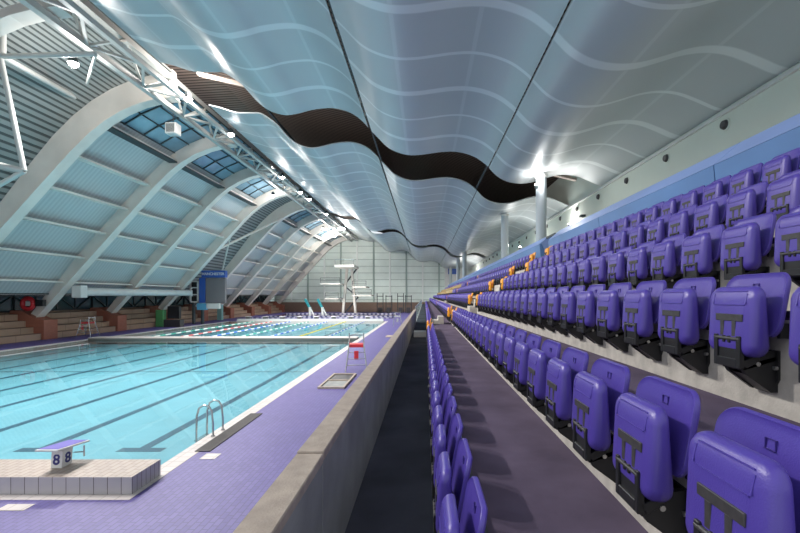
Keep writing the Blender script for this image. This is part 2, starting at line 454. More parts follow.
# seats of the far blocks, too many and too small to count
stuff = MB(); base = simple_seat(n=1, detail=False)
for i in range(6):
    x = RX[i]-.188; z = CZ+FL[i]
    for (ya, yb) in ((BL2E-.25-2*PITCH, BL2E-.3), (BL2E+1.7, 50.5), (52.4, 68), (70, 86)):
        y = ya
        while y < yb:
            o = len(stuff.v)
            stuff.v += [(a+x, b+y, c+z) for a, b, c in base.v]
            stuff.f += [tuple(q+o for q in f) for f in base.f]
            yel = i in (3, 4) and BL2E+5 < y
            stuff.mi += [3 if (yel and m_ == 0) else m_ for m_ in base.mi]
            y += PITCH
tag(stuff.build('distant_seats', [M['seat'], M['hinge_grey'], M['black'], M['seat_yellow']]), 'distant purple and tan yellow seats filling the far blocks', 'seats', kind='stuff')

# rails behind the seats, one per row and block
for i in range(6):
    for nm, ya, yb in (('near', Y0+.5, 14.15), ('second', 15.95, BL2E), ('far', BL2E+1.5, 86)):
        tag(MB().box(RX[i]+.001, RX[i]+.035, ya, yb, CZ+FL[i+1]+.001, CZ+FL[i+1]+.035).build('mounting_rail', M['rail']),
            'dark mounting rail of the %s block behind %s' % (nm, ROWN[i]), 'rail', 'rails behind the seat rows')

# gangway steps
for gi, (ga, gb, gname) in enumerate(((15.0, 15.8, 'first gangway'), (BL2E+.15, BL2E+1.45, 'second gangway'))):
    for i in range(2, 6):
        h = (FL[i+1]-FL[i])/2
        t = MB().box(RX[i]-.26, RX[i]-.001, ga, gb, CZ+FL[i]+.001, CZ+FL[i]+h)
        tag(t.build('step_block', M['riser'], bevel=.01, segs=1), 'pale concrete half step in the %s at %s' % (gname, ROWN[i]), 'step', 'half steps of the gangways')
aisle = MB().prism([(.30,FL[1]+CZ+.001),(.30,FL[1]+CZ+.15),(.52,FL[1]+CZ+.15),(.52,FL[1]+CZ+.30),(.74,FL[1]+CZ+.30),(.74,FL[1]+CZ+.001)], 'Y', 16.6, 17.6)
tag(aisle.build('aisle_steps', M['riser'], bevel=.008, segs=1), 'pale stepped block crossing the aisle past the first gangway', 'step')
tag(MB().box(-.44, .05, 16.4, 17.0, CZ+FL[0]+.001, CZ+FL[0]+.22).build('walkway_step', M['white'], bevel=.01), 'white step block on the dark lower walkway', 'step')

# ------------------------------------------------------------------ concrete barrier wall left of the walkway
Z = CZ
def barrier(y0, y1, name, topz, n):
    body = struct(MB().box(-.675, -.546, y0, y1, 0.0, Z+topz-.05).build(name, M['concrete'], bevel=.004, segs=1))
    struct(MB().box(-.685, -.540, y0, y1, Z+topz-.05, Z+topz).build('trim_%d' % n, M['coping'], bevel=.005, segs=1))
barrier(.3, 2.235, 'wall_left', -.838, 8)
barrier(2.245, 26, 'wall_left', -.83, 9)
# glass balustrade beyond the wall
t = empty('glass_balustrade', (-.6, 26.2, Z-1.61), 'glass balustrade with steel posts beyond the concrete barrier wall', 'balustrade')
for k in range(14):
    y = k*4.0
    MB().box(-.02, .02, y, y+.04, -.05, .9).build('post', M['steel'], t)
    if k < 13: MB().box(-.006, .006, y+.06, y+3.95, .05, .85).build('glass_pane', M['glass'], t)
MB().box(-.03, .03, 0, 52.1, .9, .94).build('handrail', M['steel'], t)
struct(MB().box(-.7, -.5, 26.02, Y1, 0, Z-1.66).build('wall_left', M['concrete']))

# ------------------------------------------------------------------ pool deck and pools
PXR, PXL = -5.38, -26.6            # pool edges
PY0, PY1 = 8.1, 57.0
DEPTH = .35
BX = -30.2
FY = 91.0
d = MB()
d.box(-5.0, -.676, .3, FY, -.3, 0)                       # right side
d.box(BX-.1, -5.0, .3, 7.1, -.3, 0)                      # near end
d.box(BX-.1, PXL-.35, 7.1, FY, -.3, 0)                   # left side
d.box(PXL-.35, -5.0, PY1+.35, 64.5, -.3, 0)
d.box(PXL-.35, -5.0, 81.0, FY, -.3, 0)
struct(d.build('floor', M['deck']))
e = MB()
e.box(PXR, -5.0, 7.1, PY1+.35, -.3, .004)
e.box(PXL-.35, PXR, 7.1, PY0, -.3, .004)
e.box(PXL-.35, PXL, PY0, PY1+.35, -.3, .004)
e.box(PXL, PXR, PY1, PY1+.35, -.3, .004)
struct(e.build('trim_10', M['deck_edge']))
pb = MB().box(PXL, PXR, PY0, PY1, -DEPTH-.15, -DEPTH)
struct(pb.build('floor', M['pool_tile']))
struct(MB().add([(PXL,PY0,-.03),(PXR,PY0,-.03),(PXR,PY1,-.03),(PXL,PY1,-.03)], [(0,1,2,3)]).build('floor', M['water']))
bpy.data.objects[-1] if False else None
# lane markings on the pool floor
LX = [-7.0 - 2.5*k for k in range(8)]
for k, x in enumerate(LX):
    l = MB()
    for (a, b) in ((10.5, 31.6), (36.0, 54.6)):
        l.box(x-.13, x+.13, a, b, -DEPTH+.001, -DEPTH+.006)
        l.box(x-.55, x+.55, a-.26, a, -DEPTH+.001, -DEPTH+.006)
        l.box(x-.55, x+.55, b, b+.26, -DEPTH+.001, -DEPTH+.006)
    tag(l.build('lane_line', M['lane_line']), 'dark tiled lane line on the pool floor, %s from the stand' % ORD[k], 'lane line', 'lane lines on the pool floor')
tag(MB().box(PXL, PXR, 21.0, 21.09, -DEPTH+.007, -DEPTH+.01).build('floor_joint', M['lane_line']), 'thin dark joint line across the pool floor', 'joint line')
# bulkhead
bh = empty('bulkhead', (-16, 33.6, 0), 'long pale bulkhead bridge dividing the pool crosswise', 'bulkhead')
MB().box(-10.6, 10.6, -.45, .6, -.32, .09).build('bulkhead_body', M['bulkhead_side'], bh)
MB().box(-10.6, 10.6, -.5, .65, .09, .16).build('bulkhead_deck', M['deck_edge'], bh)
# lane ropes in the far half
rc = ['rope_bw','rope_rw','rope_bw','rope_gw','rope_bw','rope_rw','rope_gw']
rn = ['blue and white','yellow','blue and white','green and white','blue and white','red and white','green and white']
rc[1] = 'rope_yellow'; 
for k in range(7):
    x = LX[k]-1.25
    r = MB(); n = 2
    r.tube([(x,34.3,-.02),(x,PY1,-.02)], .055, 6)
    tag(r.build('lane_rope', M[rc[k]]), '%s lane rope of floats in far half, %s from the stand' % (rn[k], ORD[k]), 'lane rope', 'lane ropes in the far half')
# starting blocks at the far end
for k in range(8):
    x = -7.9 - 2.35*k
    t = empty('starting_block', (x, 57.9, .004), 'distant starting block at far pool end, %s from the stand' % ORD[k], 'starting block', 'far starting blocks')
    MB().box(-.25, .25, -.25, .35, 0, .55).build('pedestal', M['black'], t)
    MB().box(-.35, .35, -.35, .4, .55, .62).build('top_plate', M['white'], t)
tag(MB().box(PXL+1, PXR-.3, 57.15, 57.3, .004, .35).build('touch_wall', M['white']), 'low white end wall along the far edge of the pool', 'end wall')

# near plinth and block
pl = MB().box(-27, -5.1, 7.3, 8.1, .004, .30, 0)
me = pl.build('starting_plinth', [M['plinth_top'], M['plinth_side'], M['plinth_end']])
for p in me.data.polygons:
    if abs(p.normal.y) > .9: p.material_index = 1
    elif abs(p.normal.x) > .9: p.material_index = 2
tag(me, 'low tiled plinth along the near end of the pool', 'plinth')
t = empty('starting_block', (-6.74, 7.78, .302), 'white starting block numbered 8 with purple top on the near plinth', 'starting block')
MB().prism([(-.13,0),(.13,0),(.17,.36),(-.10,.36)], 'X', -.12, .12).build('pedestal', M['white'], t, bevel=.012)
MB().add([(-.24,-.36,.435),(.24,-.36,.435),(.24,.48,.36),(-.24,.48,.36),(-.24,-.36,.475),(.24,-.36,.475),(.24,.48,.40),(-.24,.48,.40)],
         [(0,3,2,1),(4,5,6,7),(0,1,5,4),(1,2,6,5),(2,3,7,6),(3,0,4,7)]).build('top_plate', M['white'], t, bevel=.01)
M['purple_top'] = mat('purple_anti_slip', (.12, .10, .40), .7)
MB().add([(-.21,-.32,.474),(.21,-.32,.474),(.21,.46,.404),(-.21,.46,.404),(-.21,-.32,.479),(.21,-.32,.479),(.21,.46,.409),(-.21,.46,.409)],
         [(0,3,2,1),(4,5,6,7),(0,1,5,4),(1,2,6,5),(2,3,7,6),(3,0,4,7)]).build('tread_surface', M['purple_top'], t)
M['numeral'] = mat('dark_numeral', (.02, .02, .16), .5)
text_obj('8', .30, M['numeral'], t, (0, -.117, .17), (PI/2-.11, 0, 0), 'numeral', bold=.008)
text_obj('8', .30, M['numeral'], t, (.122, .03, .17), (PI/2, 0, PI/2), 'numeral', bold=.008)
MB().tube([(.1,.2,.22),(.30,.24,.22)], .014, 8).tube([(.30,.24,.12),(.30,.24,.36)], .016, 8).build('side_grip', M['steel'], t, smooth=True)

t.scale = (.86, .86, .86)
# pool ladder rails
t = empty('pool_ladder', (-5.3, 10.3, 0), 'stainless steel pool ladder rails beside the black mat', 'ladder')
def rail(yo):
    return [(.1,yo,0),(.1,yo,.3),(.07,yo,.62),(0,yo,.74),(-.12,yo,.77),(-.24,yo,.70),(-.30,yo,.50),(-.31,yo,.1),(-.31,yo,-.33)]
for yo in (.0, .5):
    MB().tube(rail(yo), .024, 10).build('handrail', M['steel'], t, smooth=True)
for z in (-.12, -.27):
    MB().box(-.36, -.26, 0, .5, z, z+.03).build('ladder_tread', M['steel'], t)
for yo in (.0, .5): MB().tube([(.1,yo,.004),(.1,yo,.03)], .05, 12).build('base_flange', M['steel'], t)

tag(MB().box(-5.1, -4.76, 9.3, 12.3, .004, .018).build('rubber_mat', M['mat_black']), 'long black ribbed rubber mat beside the pool edge', 'mat')
tag(MB().box(-4.77, -4.45, 8.87, 9.18, .001, .008).build('marker_tile', M['deck_edge']), 'small white marker tile in the deck near the mat', 'tile')
tag(MB().box(-6.9, -6.45, 6.74, 6.95, .001, .008).build('marker_tile', M['deck_edge']), 'white marker tile in front of the near plinth', 'tile')

# deck hatch
t = empty('deck_hatch', (-3.5, 17.0, 0), 'grey metal deck hatch beside the barrier wall', 'hatch')
MB().box(-.5, .5, -1.4, -1.3, .001, .07).box(-.5, .5, 1.3, 1.4, .001, .07).box(-.5, -.42, -1.3, 1.3, .001, .07).box(.42, .5, -1.3, 1.3, .001, .07).box(-.42,.42,-.1,0,.001,.07).build('hatch_frame', M['coping'], t)
MB().box(-.42, .42, -1.3, -.1, .001, .03).build('cover_plate', M['concrete'], t)
MB().box(-.42, .42, 0, 1.3, .001, .03).build('cover_plate', M['hinge_grey'], t)
tag(MB().box(-3.3, -1.9, 35.0, 36.5, .001, .05).build('deck_hatch', M['coping']), 'small pale hatch on the deck beyond the red lifeguard chair', 'hatch')

def guard_chair(x, y, s, label, rz=0, seatm='red'):
    t = empty('lifeguard_chair', (x, y, 0), label, 'chair', 'lifeguard chairs', rz)
    w, dd, h = .42, .48, 1.15
    for sx in (-1, 1):
        for sy in (-1, 1):
            MB().tube([(sx*w*1.15, sy*dd*1.3, 0), (sx*w*.8, sy*dd*.75, h), (sx*w*.8, sy*dd*.75, h+.55 if sy > 0 else h+.25)], .028, 8).build('leg', M['steel'], t, smooth=True)
        for z in (.35, .75): MB().tube([(sx*w*(1.15-.3*z), -dd*(1.3-.45*z), z), (sx*w*(1.15-.3*z), dd*(1.3-.45*z), z)], .02, 6).build('side_bar', M['steel'], t)
        MB().tube([(sx*w*.8, -dd*.75, h+.25), (sx*w*.8, dd*.75, h+.30)], .022, 6).build('armrest', M['steel'], t)
    for z in (.3, .58, .86): MB().box(-w*(1.15-.3*z), w*(1.15-.3*z), -dd*(1.3-.47*z)-.06, -dd*(1.3-.47*z)+.04, z, z+.03).build('rung', M['steel'], t)
    MB().box(-.32, .32, -.34, .34, h-.06, h+.08).build('seat', M[seatm], t, bevel=.02)
    MB().box(-.30, .30, .30, .36, h+.42, h+.47).build('backrest', M['steel'], t)
    MB().box(-.10, .10, -.5, -.44, .55, .95).build('float_board', M[seatm], t, bevel=.02)
    return t
guard_chair(-3.2, 19.6, 1, 'red seated lifeguard chair on the deck right of the pool', .15)
guard_chair(-28.9, 36.0, 1, 'lifeguard chair on the far deck before the left bleachers', -PI/2)
guard_chair(-3.1, 47.0, 1, 'small distant lifeguard chair by the barrier, far right deck', .1, 'white')

# diving pool beyond
struct(MB().box(PXL-.35, -5.0, 64.5, 81.0, -.9, -.5).build('floor', M['pool_tile']))
struct(MB().add([(PXL-.35,64.5,-.03),(-5,64.5,-.03),(-5,81,-.03),(PXL-.35,81,-.03)], [(0,1,2,3)]).build('floor', M['water']))
for k, (y, nm) in enumerate(((64.7, 'near'), (70.5, 'middle'), (80.6, 'far'))):
    tag(MB().tube([(PXL, y, .06), (-5.2, y, .06)], .10, 6).build('float_line', M['rope_dark']), 'dark and white float line across the %s side of the diving pool' % nm, 'float line', 'float lines of the diving pool')

# diving tower
t = empty('diving_tower', (-14.8, 80, 0), 'tall pale concrete diving tower with staggered platforms', 'diving tower')
for sx in (-1, 1):
    MB().bar((sx*1.25, 2.2, 0), (sx*.45, 2.2, 8.8), .42, .7, up=(0,1,0)).build('tower_leg', M['rib'], t)
MB().box(-1.9, 1.7, -2.5, 3.2, 8.8, 9.2).build('platform', M['rib'], t)
for x0, x1, z in ((-4.8, -1.1, 5.6), (1.1, 4.8, 3.4), (-3.9, -1.4, 2.8), (1.2, 3.8, 5.0)):
    p = MB().box(x0, x1, -1.5, 3.0, z, z+.25).build('platform', M['rib'], t)
    g = MB()
    for xx in (x0+.04, x1-.04): g.tube([(xx,-1.4,z+.25),(xx,-1.4,z+1.25)], .04, 6)
    g.tube([(x0,-1.4,z+1.25),(x1,-1.4,z+1.25)], .04, 6).tube([(x0,-1.4,z+.75),(x1,-1.4,z+.75)], .03, 6)
    g.build('guard_rail', M['dark'], p)
g = MB()
for xx in (-1.8, -.2, 1.6): g.tube([(xx,-2.4,9.2),(xx,-2.4,10.2)], .04, 6)
g.tube([(-1.8,-2.4,10.2),(1.6,-2.4,10.2)], .04, 6).build('guard_rail', M['steel'], t)
st = MB()
st.bar((-1.2, 3.4, 0), (1.5, 3.4, 3.2), .9, .15, up=(0,0,1)); st.bar((1.5, 3.6, 3.2), (-1.4, 3.6, 5.6), .9, .15); st.bar((-1.2, 3.4, 5.6), (1.2, 3.4, 8.8), .9, .15)
st.build('stair', M['dark'], t)
for k, x in enumerate((-21.3, -19.0)):
    t = empty('springboard', (x, 77, 0), '%s of the two raised teal springboards by the diving pool' % ('left' if k == 0 else 'right'), 'springboard', 'teal springboards')
    MB().bar((-.7,0,2.9), (.4,0,.8), .45, .12, up=(0,1,0)).build('board', M['teal'], t)
    MB().bar((.2,0,0), (.2,0,1.4), .35).bar((.9,0,0), (.3,0,1.2), .2).build('board_stand', M['white'], t)

# ------------------------------------------------------------------ left side: bleachers, windows, buttresses
for k in range(4):
    x = BX - .62*k
    struct(MB().box(x-.62 if k < 3 else x-.9, x, 0.3, FY, 0.0, .5*(k+1)).build('floor', M['bench']))
WX = -33.0
struct(MB().box(WX-.2, WX, .3, FY, 0, 2.2).build('wall_left', M['bench']))
n = 0
RIB_Y = [17.8 + 7.94*k for k in range(10)]          # ribs -1 .. 8
for k in range(9):
    y0 = RIB_Y[k] + (.01 if k else -8); y1 = RIB_Y[k+1]-.01
    n += 1
    w = struct(MB().box(WX-.08, WX-.04, y0, y1, 2.2, 3.56).build('window_%d' % n, M['window_glass']))
    fr = MB()
    for q in range(5):
        yy = y0 + (y1-y0)*q/4
        fr.bar((WX, yy, 2.2), (WX, yy, 3.5), .12)
        if q < 4: fr.bar((WX+.06, yy, 2.2 if q % 2 else 3.5), (WX+.06, yy+(y1-y0)/4, 3.5 if q % 2 else 2.2), .10)
    fr.box(WX-.06, WX+.06, y0, y1, 3.4, 3.565).box(WX-.06, WX+.06, y0, y1, 2.15, 2.25)
    fr.build('window_frame', M['dark'], w)
struct(MB().box(WX-.1, -29.95, .3, FY, 3.57, 3.66).build('ceiling', M['dark']))

for k, y in enumerate(RIB_Y[1:]):
    b = MB().prism([(-30.0,.0),(-30.0,1.55),(-30.5,1.6),(-31.9,2.3),(-32.7,2.3),(-32.7,.0)], 'Y', y-.62, y+.62)
    o = b.build('buttress', M['brick'])
    tag(o, 'red brick buttress at the foot of the %s rib from the left' % ORD[k], 'buttress', 'brick buttresses')

# rib profile (inner edge), x and z relative to eye
PROF = [(-31.0,-1.8),(-29.0,.42),(-27.0,2.65),(-25.0,4.87),(-23.0,7.1),(-21.5,8.75),(-20.4,9.85),(-19.4,10.65),(-18.4,11.25),(-17.3,11.72),(-16.2,12.0),(-15.2,12.1)]
def offs(pf, dfun):
    out = []
    for i, (x, z) in enumerate(pf):
        a = Vector(pf[max(i-1,0)]); b = Vector(pf[min(i+1,len(pf)-1)])
        t = (b-a).normalized(); nrm = Vector((-t.y, t.x)); dd = dfun(i/(len(pf)-1))
        out.append((x+nrm.x*dd, z+nrm.y*dd))
    return out
def ribbon(pin, pout, y0, y1):
    """solid between inner and outer profile"""
    mb = MB(); n = len(pin)
    vs = []
    for (x, z), (X, Z2) in zip(pin, pout):
        vs += [(x,y0,z+CZ),(x,y1,z+CZ),(X,y1,Z2+CZ),(X,y0,Z2+CZ)]
    fs = [(0,1,2,3)]
    for i in range(n-1):
        a, b = 4*i, 4*i+4
        for q in range(4): fs.append((a+q, a+(q+1)%4, b+(q+1)%4, b+q))
    fs.append(tuple(4*(n-1)+q for q in range(4))[::-1])
    return mb.add(vs, fs)
def ripdepth(k):
    if k == 0: return lambda t: .45
    return lambda t: .55 + 1.15*min(1, t/.45)
for k, y in enumerate(RIB_Y):
    f = ripdepth(k)
    o = ribbon(PROF, offs(PROF, f), y-.22, y+.22).build('roof_rib', M['rib'])
    tag(o, 'pale curved steel roof rib, %s from the camera along the left side' % ORD[k], 'roof rib', 'curved roof ribs')
    fl = ribbon(offs(PROF, lambda t: -.06), PROF, y-.36, y+.36)
    fl.build('rib_flange', M['rib'], o)
# cladding bays
def mid(a, b, t=.7): return (a[0]+(b[0]-a[0])*t, a[1]+(b[1]-a[1])*t)
pur_z = [1.09+1.93*q for q in range(6)]
def at_z(pf, z):
    for (a, b), (c, d2) in zip(pf, pf[1:]):
        if b <= z <= d2: return a+(c-a)*(z-b)/(d2-b)
    return pf[-1][0]
for k in range(-1, 9):
    y0 = (RIB_Y[k] if k >= 0 else 9.8)+.23; y1 = (RIB_Y[k+1])-.23
    slat = k in (-1, 0, 4)
    t = empty('roof_bay', (0, (y0+y1)/2, 0), 'sloping roof bay with %s, %s from the camera' % ('dark corrugated sheeting' if slat else 'pale purlins and skylights', ORD[k+1]), 'roof bay', 'roof bays between the ribs')
    h = (y1-y0)/2
    h2 = h+.20
    off = 1.5 if slat else .95
    offf = lambda u: min(off, .45+1.15*u/.45)
    lo = PROF[1:]; 
    if slat:
        pin = offs(PROF, offf); pout = offs(PROF, lambda u: offf(u)+.1)
        pin[0] = mid(pin[0], pin[1]); pout[0] = mid(pout[0], pout[1])
        ribbon(pin, pout, -h2, h2).build('roof_sheet', M['corrug'], t)
    else:
        P8 = PROF[:8]
        low = offs(PROF, offf); up = offs(PROF, lambda u: offf(u)+.1)
        low[0] = mid(low[0], low[1]); up[0] = mid(up[0], up[1])
        ribbon(low[:8], up[:8], -h2, h2).build('roof_sheet', M['skin_white'] if 3 <= k <= 3 else M['skin'], t)
        sky = ribbon(low[7:], up[7:], -h2, h2).build('skylight', M['skyglass'], t)
        g = MB(); nn = offs(PROF, lambda u: off-.05)
        for q in range(7, 12):
            g.bar((nn[q][0], -h, nn[q][1]+CZ), (nn[q][0], h, nn[q][1]+CZ), .07)
        for w_ in (-.5, 0, .5):
            for q in range(7, 11):
                g.bar((nn[q][0], w_*h, nn[q][1]+CZ), (nn[q+1][0], w_*h, nn[q+1][1]+CZ), .08)
        g.build('skylight_frame', M['dark'], sky)
    pf = offs(PROF, lambda u: .30)
    for z in (pur_z if not slat else []):
        x = at_z(pf, z)
        MB().box(x-.5, x, -h, h, z+CZ-.05, z+CZ+.09).build('purlin', M['rib'], t)
        if z == pur_z[-1]:
            MB().box(x-.6, x+.05, -h, h, z+CZ-.15, z+CZ-.05).build('gutter', M['dark'], t)
    if slat and k >= 0:
        if k == 4:
            MB().tube([(-25.0,-h,4.9+CZ+.4),(-19.5,h,10.2+CZ+.4)], .14, 8).build('cross_brace', M['rib'], t)
            MB().tube([(-28,h,1.6+CZ+.4),(-23,-h,7.0+CZ+.4)], .10, 8).build('cross_brace', M['rib'], t)

# near tubular frame in the left corner
t = empty('tubular_frame', (-19.25, 19.1, CZ+10.9), 'white tubular steel bracing frame in the top left corner', 'steel frame')
N0 = (0,0,0)
for a, b, r in ((N0, (4.6,0,.12), .12), (N0, (.02,0,2.8), .17), (N0, (-1.67,6.67,.97), .15), ((-.05,0,-.1), (1.1,-.0,-5.6), .12), (N0, (-3,-3,1.5), .12),
                ((1.1,0,-5.6), (-2.2,-.4,-4.9), .15), ((1.1,0,-5.6), (-1.5,.2,-6.9), .12), ((4.6,0,.12), (1.6,3.2,.3), .07)):
    MB().tube([a, b], r, 10).build('tube', M['truss'], t, smooth=True)
MB().box(-.26, .26, -.2, .2, 2.6, 2.9).build('lamp_bracket', M['dark'], t)
t.scale = (.93, .93, .93)

# ------------------------------------------------------------------ long lattice truss
t = empty('lattice_truss', (0, 8, CZ), 'long pale steel lattice truss between the ribs and the ceiling canopies', 'truss')
A = (-15.85, 11.75); B = (-14.55, 11.95); Cc = (-15.4, 13.2); L_ = 82
for (x, z), w in ((A, .30), (B, .24), (Cc, .30)):
    MB().box(x-w/2, x+w/2, 0, L_, z-w/2, z+w/2).build('chord', M['truss'], t)
ns = 21; st_ = L_/ns
for q in range(ns):
    y = q*st_
    MB().bar((A[0], y, A[1]), (B[0], y+st_/2, B[1]), .13).bar((B[0], y+st_/2, B[1]), (A[0], y+st_, A[1]), .13).build('brace', M['truss'], t)
    MB().bar((A[0], y, A[1]), (Cc[0], y+st_/2, Cc[1]), .11).bar((Cc[0], y+st_/2, Cc[1]), (A[0], y+st_, A[1]), .11).build('brace', M['truss'], t)
    MB().bar((B[0], y, B[1]), (Cc[0], y+st_/2, Cc[1]), .11).bar((A[0], y, A[1]), (B[0], y, B[1]), .11).build('brace', M['truss'], t)

# ------------------------------------------------------------------ ceiling canopies
WAVE = [ (-13.95,12.3),(-13.2,12.12),(-12.2,11.82),(-11.2,11.78),(-10.6,11.75),(-10.0,11.4),(-9.5,11.0),
 None,(-9.46,10.97),(-8.9,10.3),(-8.3,9.82),(-7.7,9.58),(-7.2,9.52),(-6.6,9.62),(-6,9.78),(-5.3,9.88),(-4.7,9.88),(-4.1,9.72),(-3.6,9.45),(-3.2,9.1),(-2.98,8.85),
 None,(-2.8,8.65),(-2.5,8.35),(-2.0,7.85),(-1.5,7.58),(-.9,7.42),(-.3,7.42),(.3,7.5),(.9,7.58),(1.5,7.6),(2.1,7.5),(2.7,7.27),(3.15,6.95),(3.315,6.79),
 None,(3.365,6.735),(3.8,6.3),(4.3,6.03),(4.9,5.92),(5.5,5.96),(6.1,6.12),(6.7,6.3),(7.3,6.38),(7.9,6.32),(8.5,6.1),(9.0,5.88),(9.28,5.8)]
strips = [[]]
for p in WAVE:
    if p is None: strips.append([])
    else: strips[-1].append(p)
def smooth_curve(pts, m=5):
    out = []
    for i in range(len(pts)-1):
        p0 = Vector(pts[max(i-1,0)]); p1 = Vector(pts[i]); p2 = Vector(pts[i+1]); p3 = Vector(pts[min(i+2,len(pts)-1)])
        for q in range(m):
            t_ = q/m
            out.append(.5*((2*p1)+(p2-p0)*t_+(2*p0-5*p1+4*p2-p3)*t_*t_+(3*p1-p0-3*p2+p3)*t_**3))
    out.append(Vector(pts[-1])); return out
SN = ['leftmost strip beside the truss', 'second strip over the poolside', 'central strip over the walkway', 'rightmost strip against the right wall']
YN = [(3.0, 22.1, 'near'), (27.1, 62, 'middle'), (65, FY-.05, 'far')]
for si, sp in enumerate(strips):
    cv = smooth_curve(sp, 4)
    for (ya, yb, nm) in YN:
        ny = 2
        me = bpy.data.meshes.new('ceiling_canopy'); bm = bmesh.new(); uvl = bm.loops.layers.uv.new('UVMap')
        n = len(cv)
        grid = {}
        for side, dz in ((0, 0), (1, .07)):
            for j, y in enumerate((ya, yb)):
                for i, p in enumerate(cv): grid[side, j, i] = bm.verts.new((p.x, y, p.y+CZ+dz))
        def face(keys, us):
            f = bm.faces.new([grid[k_] for k_ in keys]); f.smooth = True
            for lp, u in zip(f.loops, us): lp[uvl].uv = u
            return f
        for i in range(n-1):
            u0, u1 = i/(n-1), (i+1)/(n-1)
            face([(0,0,i),(0,1,i),(0,1,i+1),(0,0,i+1)], [(u0,ya),(u0,yb),(u1,yb),(u1,ya)])
            face([(1,0,i),(1,0,i+1),(1,1,i+1),(1,1,i)], [(u0,ya),(u1,ya),(u1,yb),(u0,yb)])
            f = face([(0,0,i),(0,0,i+1),(1,0,i+1),(1,0,i)], [(.1,1.1)]*4); f.smooth = False
            f = face([(0,1,i+1),(0,1,i),(1,1,i),(1,1,i+1)], [(.1,1.1)]*4); f.smooth = False
        for i in (0, n-1):
            ks = [(0,0,i),(1,0,i),(1,1,i),(0,1,i)]
            f = face(ks if i == 0 else ks[::-1], [(.1,1.1)]*4); f.smooth = False
        bmesh.ops.recalc_face_normals(bm, faces=bm.faces)
        for e_ in bm.edges:
            if e_.is_manifold and e_.calc_face_angle(0) > .9: e_.smooth = False
        bm.to_mesh(me); bm.free(); me.materials.append(M['canopy'])
        o = bpy.data.objects.new('ceiling_canopy', me); COL.objects.link(o)
        tag(o, 'wavy pale blue ceiling canopy, %s section, %s' % (nm, SN[si]), 'ceiling canopy', 'wavy ceiling canopies')
# twin metal tracks in the slot between canopies
for nm, x, z in (('left of the walkway', -2.89, 8.80), ('above the seats', 3.34, 6.83), ('beside the poolside strip', -9.48, 11.05)):
    tag(MB().box(x-.035, x+.035, 3, FY-.1, z+CZ+.10, z+CZ+.24).build('ceiling_track', M['dark']), 'dark service track in the canopy joint %s' % nm, 'track', 'service tracks between canopies')

# dark roof above the canopies
RF = [(-17.5,14.6),(-14,14.8),(-3,12.2),(4,9.6),(9.6,8.2)]
rb = MB()
for (a, b), (c, d2) in zip(RF, RF[1:]):
    rb.add([(a,.3,b+CZ),(c,.3,d2+CZ),(c,FY,d2+CZ),(a,FY,b+CZ),(a,.3,b+CZ+.15),(c,.3,d2+CZ+.15),(c,FY,d2+CZ+.15),(a,FY,b+CZ+.15)],
           [(0,3,2,1),(4,5,6,7),(0,1,5,4),(1,2,6,5),(2,3,7,6),(3,0,4,7)])
struct(rb.build('ceiling', M['roof']))
bi = 0
for (a, b), (c, d2) in zip(RF, RF[1:]):
    pass
for y, nm in ((24.2, 'near edge of first gap'), (25.9, 'far side of first gap'), (63.5, 'second gap')):
    bm_ = MB()
    for (a, b), (c, d2) in zip(RF[1:], RF[2:]):
        bm_.bar((a,y,b+CZ-1.1), (c,y,d2+CZ-1.1), .16, .3, up=(0,1,0))
    tag(bm_.build('roof_beam', M['roof_beam']), 'brown sloping roof beam seen through the ceiling, %s' % nm, 'beam', 'roof beams above the canopies')
for q in range(14):
    x = -13 + q*1.6
    zz = None
    for (a, b), (c, d2) in zip(RF, RF[1:]):
        if a <= x <= c: zz = b+(d2-b)*(x-a)/(c-a)
    tag(MB().bar((x,22.4,zz+CZ-.55), (x+(.8 if q % 2 else -.8),27,zz+CZ-.55), .09).build('roof_brace', M['roof_beam']), 'thin brown roof brace above the first ceiling gap, %s from the pool side' % ORD[q], 'brace', 'braces above the first gap')

# ------------------------------------------------------------------ right wall, parapet, columns
struct(MB().box(9.3, 9.6, .3, FY, CZ+.9, CZ+8.2).build('wall_right', M['wall_cream']))
struct(MB().box(9.22, 9.3, .3, FY, CZ+5.62, CZ+5.72).build('trim_11', M['white']))
# blue parapet in panels with a gap at the columns
def parapet(y0, y1, label):
    t = empty('parapet_panel', (4.5, y0, CZ+1.42), label, 'parapet', 'blue parapet panels')
    MB().prism([(.06,0),(0,.62),(.08,.64),(.3,0)], 'Y', 0, y1-y0).build('lower_panel', M['blue'], t)
    MB().prism([(0,.625),(.42,.98),(.50,.98),(.50,.0),(.32,.0),(.10,.64)], 'Y', 0, y1-y0).build('cap_panel', M['blue_light'], t)
ys = [2.0, 6.55, 10.9, 15.35]
for k in range(3): parapet(ys[k]+.01, ys[k+1]-.01, 'blue sloping parapet panel behind the top row, %s from the camera' % ORD[k])
ys2 = [16.5 + 4.5*q for q in range(16)]
for k in range(15): parapet(ys2[k]+.01, ys2[k+1]-.01, 'blue sloping parapet panel past the vomitory gap, %s in that run' % ORD[k])
tag(MB().box(4.75, 4.80, 15.4, 16.5, CZ+2.25, CZ+2.32).build('gate_rail', M['dark']), 'dark rail across the gap in the blue parapet', 'rail')
